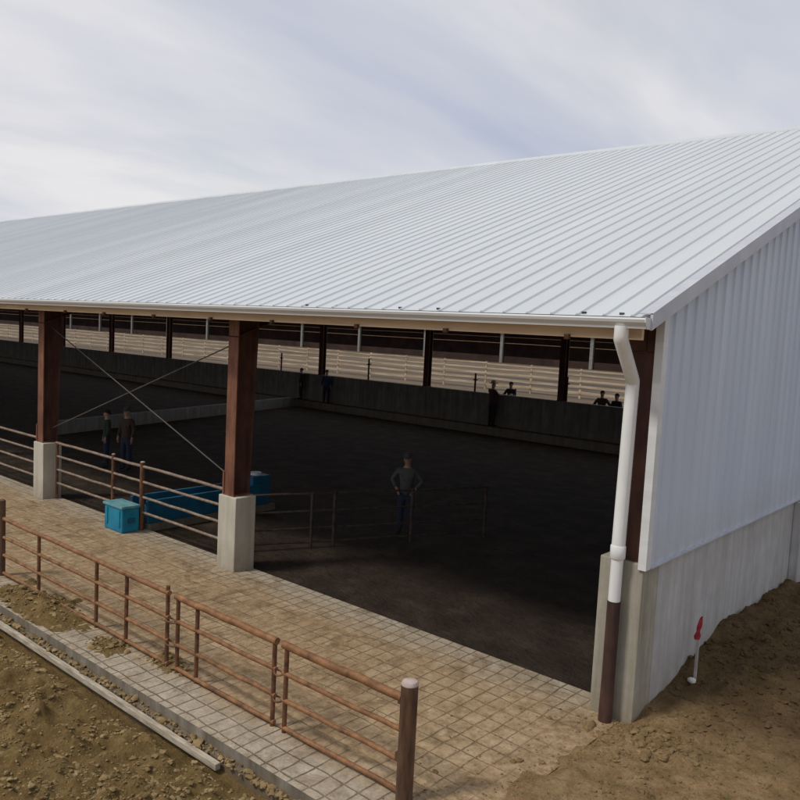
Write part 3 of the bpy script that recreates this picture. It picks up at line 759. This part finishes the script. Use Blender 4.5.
def person(label, loc, face, H, top, legs, head, arms='down', turn=0, hat=None):
    k = H / 1.75
    t = thing('person', label, 'person', loc)
    t.rotation_euler = (0, 0, face); t.scale = (k, k, k)
    arm = {'down': [(.245, .02, 1.15), (.25, -.07, .92), (0, -.02, -1)], 'hips': [(.34, .05, 1.18), (.20, -.07, 1.0), (-.4, -.6, -.6)],
           'fold': [(.25, -.02, 1.14), (.03, -.2, 1.17), (-1, -.1, 0)], 'rest': [(.25, -.1, 1.2), (.2, -.33, 1.25), (-.2, -1, 0)]}[arms]
    V = [(0, 0, .93), (0, .01, 1.14), (0, .015, 1.34), (0, .01, 1.47), (0, -.005, 1.545), (0, -.015, 1.62), (0, -.005, 1.69)]
    R = [(.10, .08), (.10, .08), (.13, .095), (.085, .075), .055, (.074, .088), (.07, .085)]
    E = [(i, i + 1) for i in range(6)]
    TV, TE, TR = [(0, 0, .84), (0, 0, .95), (0, .01, 1.14), (0, .015, 1.34), (0, .01, 1.46)], [(0, 1), (1, 2), (2, 3), (3, 4)], [(.165, .135), (.165, .132), (.15, .122), (.165, .125), (.10, .09)]
    for sgn in (-1, 1):
        b = len(V)
        e, w, dv = arm; e = (e[0] * sgn, e[1], e[2]); w = (w[0] * sgn, w[1], w[2])
        V += [(.17 * sgn, .01, 1.415), e, w]; R += [.062, .043, .03]; E += [(2, b), (b, b + 1), (b + 1, b + 2)]
        dv = Vector((dv[0] * sgn, dv[1], dv[2])).normalized(); side = dv.cross(Vector((sgn, 0, 0.3))).normalized()
        pw = Vector(w) + dv * .07; V.append(tuple(pw)); R.append(.034); E.append((b + 2, b + 3))
        for f in range(4):
            off = side * (f - 1.5) * .019; L = (.072, .083, .078, .06)[f]
            i_ = len(V); q1 = pw + off + dv * .045; q2 = q1 + dv * L * .6 + Vector((-.018 * sgn, -.004, 0)); V += [tuple(q1), tuple(q2)]; R += [.0095, .008]; E += [(b + 3, i_), (i_, i_ + 1)]
        i_ = len(V); q1 = Vector(w) + dv * .04 + side * .035; q2 = q1 + dv * .045 + side * .015; V += [tuple(q1), tuple(q2)]; R += [.011, .009]; E += [(b + 2, i_), (i_, i_ + 1)]
        c = len(TV); TV += [(.175 * sgn, .01, 1.405), e, tuple(Vector(e).lerp(Vector(w), .92))]; TR += [.078, .058, .045]; TE += [(3, c), (c, c + 1), (c + 1, c + 2)]
        b = len(V); V += [(.09 * sgn, 0, .88), (.105 * sgn, -.012, .50), (.11 * sgn, .025, .09)]; R += [.07, .05, .03]; E += [(0, b), (b, b + 1), (b + 1, b + 2)]
    # nose, brow, ears, chin
    b = len(V); V += [(0, -.118, 1.632), (.082, 0, 1.64), (-.082, 0, 1.64), (0, -.088, 1.575)]; R += [.013, .014, .014, .026]; E += [(5, b), (5, b + 1), (5, b + 2), (5, b + 3)]
    skin_mesh('body', V, E, R, M['skin'], t)
    skin_mesh('jacket' if 'jacket' in top else 'shirt', TV, TE, TR, M[top], t)
    LV = [(0, 0, 1.0), (0, 0, .9)]; LE = [(0, 1)]; LR = [(.15, .12), (.145, .12)]
    for sgn in (-1, 1):
        b = len(LV); LV += [(.095 * sgn, 0, .84), (.107 * sgn, -.012, .50), (.112 * sgn, .02, .10)]; LR += [.104, .078, .066]; LE += [(1, b), (b, b + 1), (b + 1, b + 2)]
    skin_mesh('trousers', LV, LE, LR, M[legs], t)
    for sgn in (-1, 1):
        skin_mesh('boot', [(.112 * sgn, .035, .14), (.112 * sgn, .035, .055), (.118 * sgn, -.06, .05), (.122 * sgn, -.15, .04)], [(0, 1), (1, 2), (2, 3)], [.056, .052, .046, .036], M['boot'], t)
    mb = MB(); fs = []
    e = MB()
    for sgn in (-1, 1): e.ball((.031 * sgn, -.086, 1.657), .011, 8)
    e.build('eyes', M['black'], t, local=True, smooth=True)
    if hat is None:
        vs = []; n = 16
        for i in range(7):
            a = PI * .62 * i / 6
            for j in range(n):
                p = 2 * PI * j / n; back = .5 + .5 * math.sin(p)
                aa = a * (.68 + .32 * back)
                vs.append((.092 * math.sin(aa) * math.cos(p), .005 + .108 * math.sin(aa) * math.sin(p), 1.665 + .112 * math.cos(aa)))
        fs = [(i * n + j, (i + 1) * n + j, (i + 1) * n + (j + 1) % n, i * n + (j + 1) % n) for i in range(6) for j in range(n)]
        mb.add(vs, fs); mb.build('hair', M[head], t, local=True, smooth=True)
    else:
        pr = [(.0, 1.80), (.06, 1.80), (.085, 1.775), (.098, 1.70), (.10, 1.69)] if hat == 'cap' else [(0, 1.82), (.05, 1.83), (.08, 1.81), (.098, 1.71), (.17, 1.705), (.185, 1.72), (.185, 1.712), (.10, 1.69)]
        n = 18; vs = []
        for r, z in pr:
            for j in range(n): p = 2 * PI * j / n; vs.append((r * math.cos(p), r * 1.1 * math.sin(p), z))
        fs = [(i * n + j, (i + 1) * n + j, (i + 1) * n + (j + 1) % n, i * n + (j + 1) % n) for i in range(len(pr) - 1) for j in range(n)]
        mb.add(vs, fs)
        if hat == 'cap': mb.prism([(-.075, -.07), (.075, -.07), (.06, -.17), (0, -.195), (-.06, -.17)], 'z', 1.69, 1.70)
        mb.build('cap' if hat == 'cap' else 'hat', M[head], t, local=True, smooth=False)
    return t
FZ = -.03
person('person in a pale grey shirt and blue jeans standing inside the near bay', (-6.75, 4.55, FZ), .5, 1.75, 'grey_shirt', 'denim', 'grey_cap', 'hips', hat='cap')
person('person in a green jacket at the left of the pair behind the rod bracing', (-17.3, 3.35, FZ), -.4, 1.68, 'green_jacket', 'dark_denim', 'hair_dark', 'down')
person('person in a brown jacket, right one of the pair behind the bracing', (-16.55, 3.55, FZ), .3, 1.80, 'brown_jacket', 'denim', 'grey_cap', 'down', hat='cap')
person('person in a maroon jacket standing on the step in front of the rear wall', (-15.6, 20.72, .33), 2.8, 1.98, 'maroon_jacket', 'dark_trousers', 'straw_hat', 'rest', hat='brim')
person('person in black behind the rear wall, next to the maroon jacket', (-15.35, 21.75, .45), .2, 1.86, 'black_jacket', 'dark_trousers', 'hair_dark', 'rest')
person('person in a dark jacket behind the rear wall, nearest the downspout', (-10.2, 21.7, .45), -.2, 1.80, 'black_jacket', 'dark_trousers', 'hair_dark', 'fold')
person('broad-shouldered person behind the rear wall, left of the downspout', (-10.85, 21.7, .45), .1, 1.86, 'brown_jacket', 'dark_trousers', 'hair_dark', 'hips')
person('person in a blue jacket standing by the rear wall far down the barn', (-26.2, 20.72, .33), .6, 1.72, 'blue_jacket', 'dark_denim', 'grey_cap', 'down', hat='cap')
person('person in dark clothes near the far rear column beside the blue jacket', (-28.2, 20.72, .33), -.5, 1.70, 'black_jacket', 'dark_trousers', 'hair_dark', 'down')

# ------------------------------------------------------------------ camera
yaw, pitch, roll, F = .7119, .0888, .0503, 796.43
f = Vector((-math.sin(yaw) * math.cos(pitch), math.cos(yaw) * math.cos(pitch), -math.sin(pitch)))
r = Vector((math.cos(yaw), math.sin(yaw), 0)); u = r.cross(f)
c, s = math.cos(roll), math.sin(roll)
r, u = c * r + s * u, -s * r + c * u
cam = bpy.data.cameras.new('camera'); co = bpy.data.objects.new('camera', cam); COL.objects.link(co)
mw = Matrix((r, u, -f)).transposed().to_4x4(); mw.translation = Vector((4.2742, -8.5898, 4.4353)); co.matrix_world = mw
cam.sensor_width = 36; cam.lens = F / 800 * 36; cam.clip_end = 3000; cam.clip_start = .05
S.camera = co

# ------------------------------------------------------------------ light
el = math.radians(52); hd = Vector((.45, .89, 0)).normalized()
sd = Vector((hd.x * math.cos(el), hd.y * math.cos(el), -math.sin(el)))
L = bpy.data.lights.new('sun', 'SUN'); L.energy = 2.1; L.angle = math.radians(10); L.color = (1, .95, .87)
lo = bpy.data.objects.new('sun', L); COL.objects.link(lo); lo.rotation_euler = sd.to_track_quat('-Z', 'Y').to_euler(); lo.location = (-20, -30, 40)
W = bpy.data.worlds.new('World'); S.world = W; W.use_nodes = True
nt = W.node_tree; bg = nt.nodes['Background']; bg.inputs['Strength'].default_value = .1
sky = nt.nodes.new('ShaderNodeTexSky'); sky.sky_type = 'NISHITA'; sky.sun_disc = False
sky.sun_elevation = el; sky.sun_rotation = math.atan2(-hd.x, -hd.y)
tc = nt.nodes.new('ShaderNodeTexCoord'); sp = nt.nodes.new('ShaderNodeSeparateXYZ'); nt.links.new(tc.outputs['Generated'], sp.inputs[0])
zc_ = N(nt, 'ShaderNodeMath', operation='MAXIMUM'); nt.links.new(sp.outputs['Z'], zc_.inputs[0]); zc_.inputs[1].default_value = .0
za = N(nt, 'ShaderNodeMath', operation='ADD'); nt.links.new(zc_.outputs[0], za.inputs[0]); za.inputs[1].default_value = .16
dx = N(nt, 'ShaderNodeMath', operation='DIVIDE'); nt.links.new(sp.outputs['X'], dx.inputs[0]); nt.links.new(za.outputs[0], dx.inputs[1])
dy = N(nt, 'ShaderNodeMath', operation='DIVIDE'); nt.links.new(sp.outputs['Y'], dy.inputs[0]); nt.links.new(za.outputs[0], dy.inputs[1])
cb = nt.nodes.new('ShaderNodeCombineXYZ'); nt.links.new(dx.outputs[0], cb.inputs[0]); nt.links.new(dy.outputs[0], cb.inputs[1])
mp = nt.nodes.new('ShaderNodeMapping'); nt.links.new(cb.outputs[0], mp.inputs['Vector']); mp.inputs['Rotation'].default_value = (0, 0, -.9); mp.inputs['Scale'].default_value = (1, .45, 1); mp.inputs['Location'].default_value = (3.1, 1.7, 0)
n1 = noise(nt, mp.outputs[0], .7, 6, .5, .4); n2 = noise(nt, mp.outputs[0], 1.3, 5, .52, .3)
cloudc = ramp(nt, n1, [(.34, (4.6, 5.05, 6.35)), (.48, (6.1, 6.3, 7.05)), (.62, (8.2, 8.05, 8.15))])
cover = ramp(nt, n2, [(.30, (.62, .62, .62)), (.52, (.97, .97, .97))])
nt.links.new(mix(nt, cover, sky.outputs[0], cloudc), bg.inputs['Color'])

S.render.engine = 'CYCLES'
S.view_settings.view_transform = 'Standard'; S.view_settings.look = 'None'; S.view_settings.exposure = 0; S.view_settings.gamma = 1
S.view_settings.use_curve_mapping = False
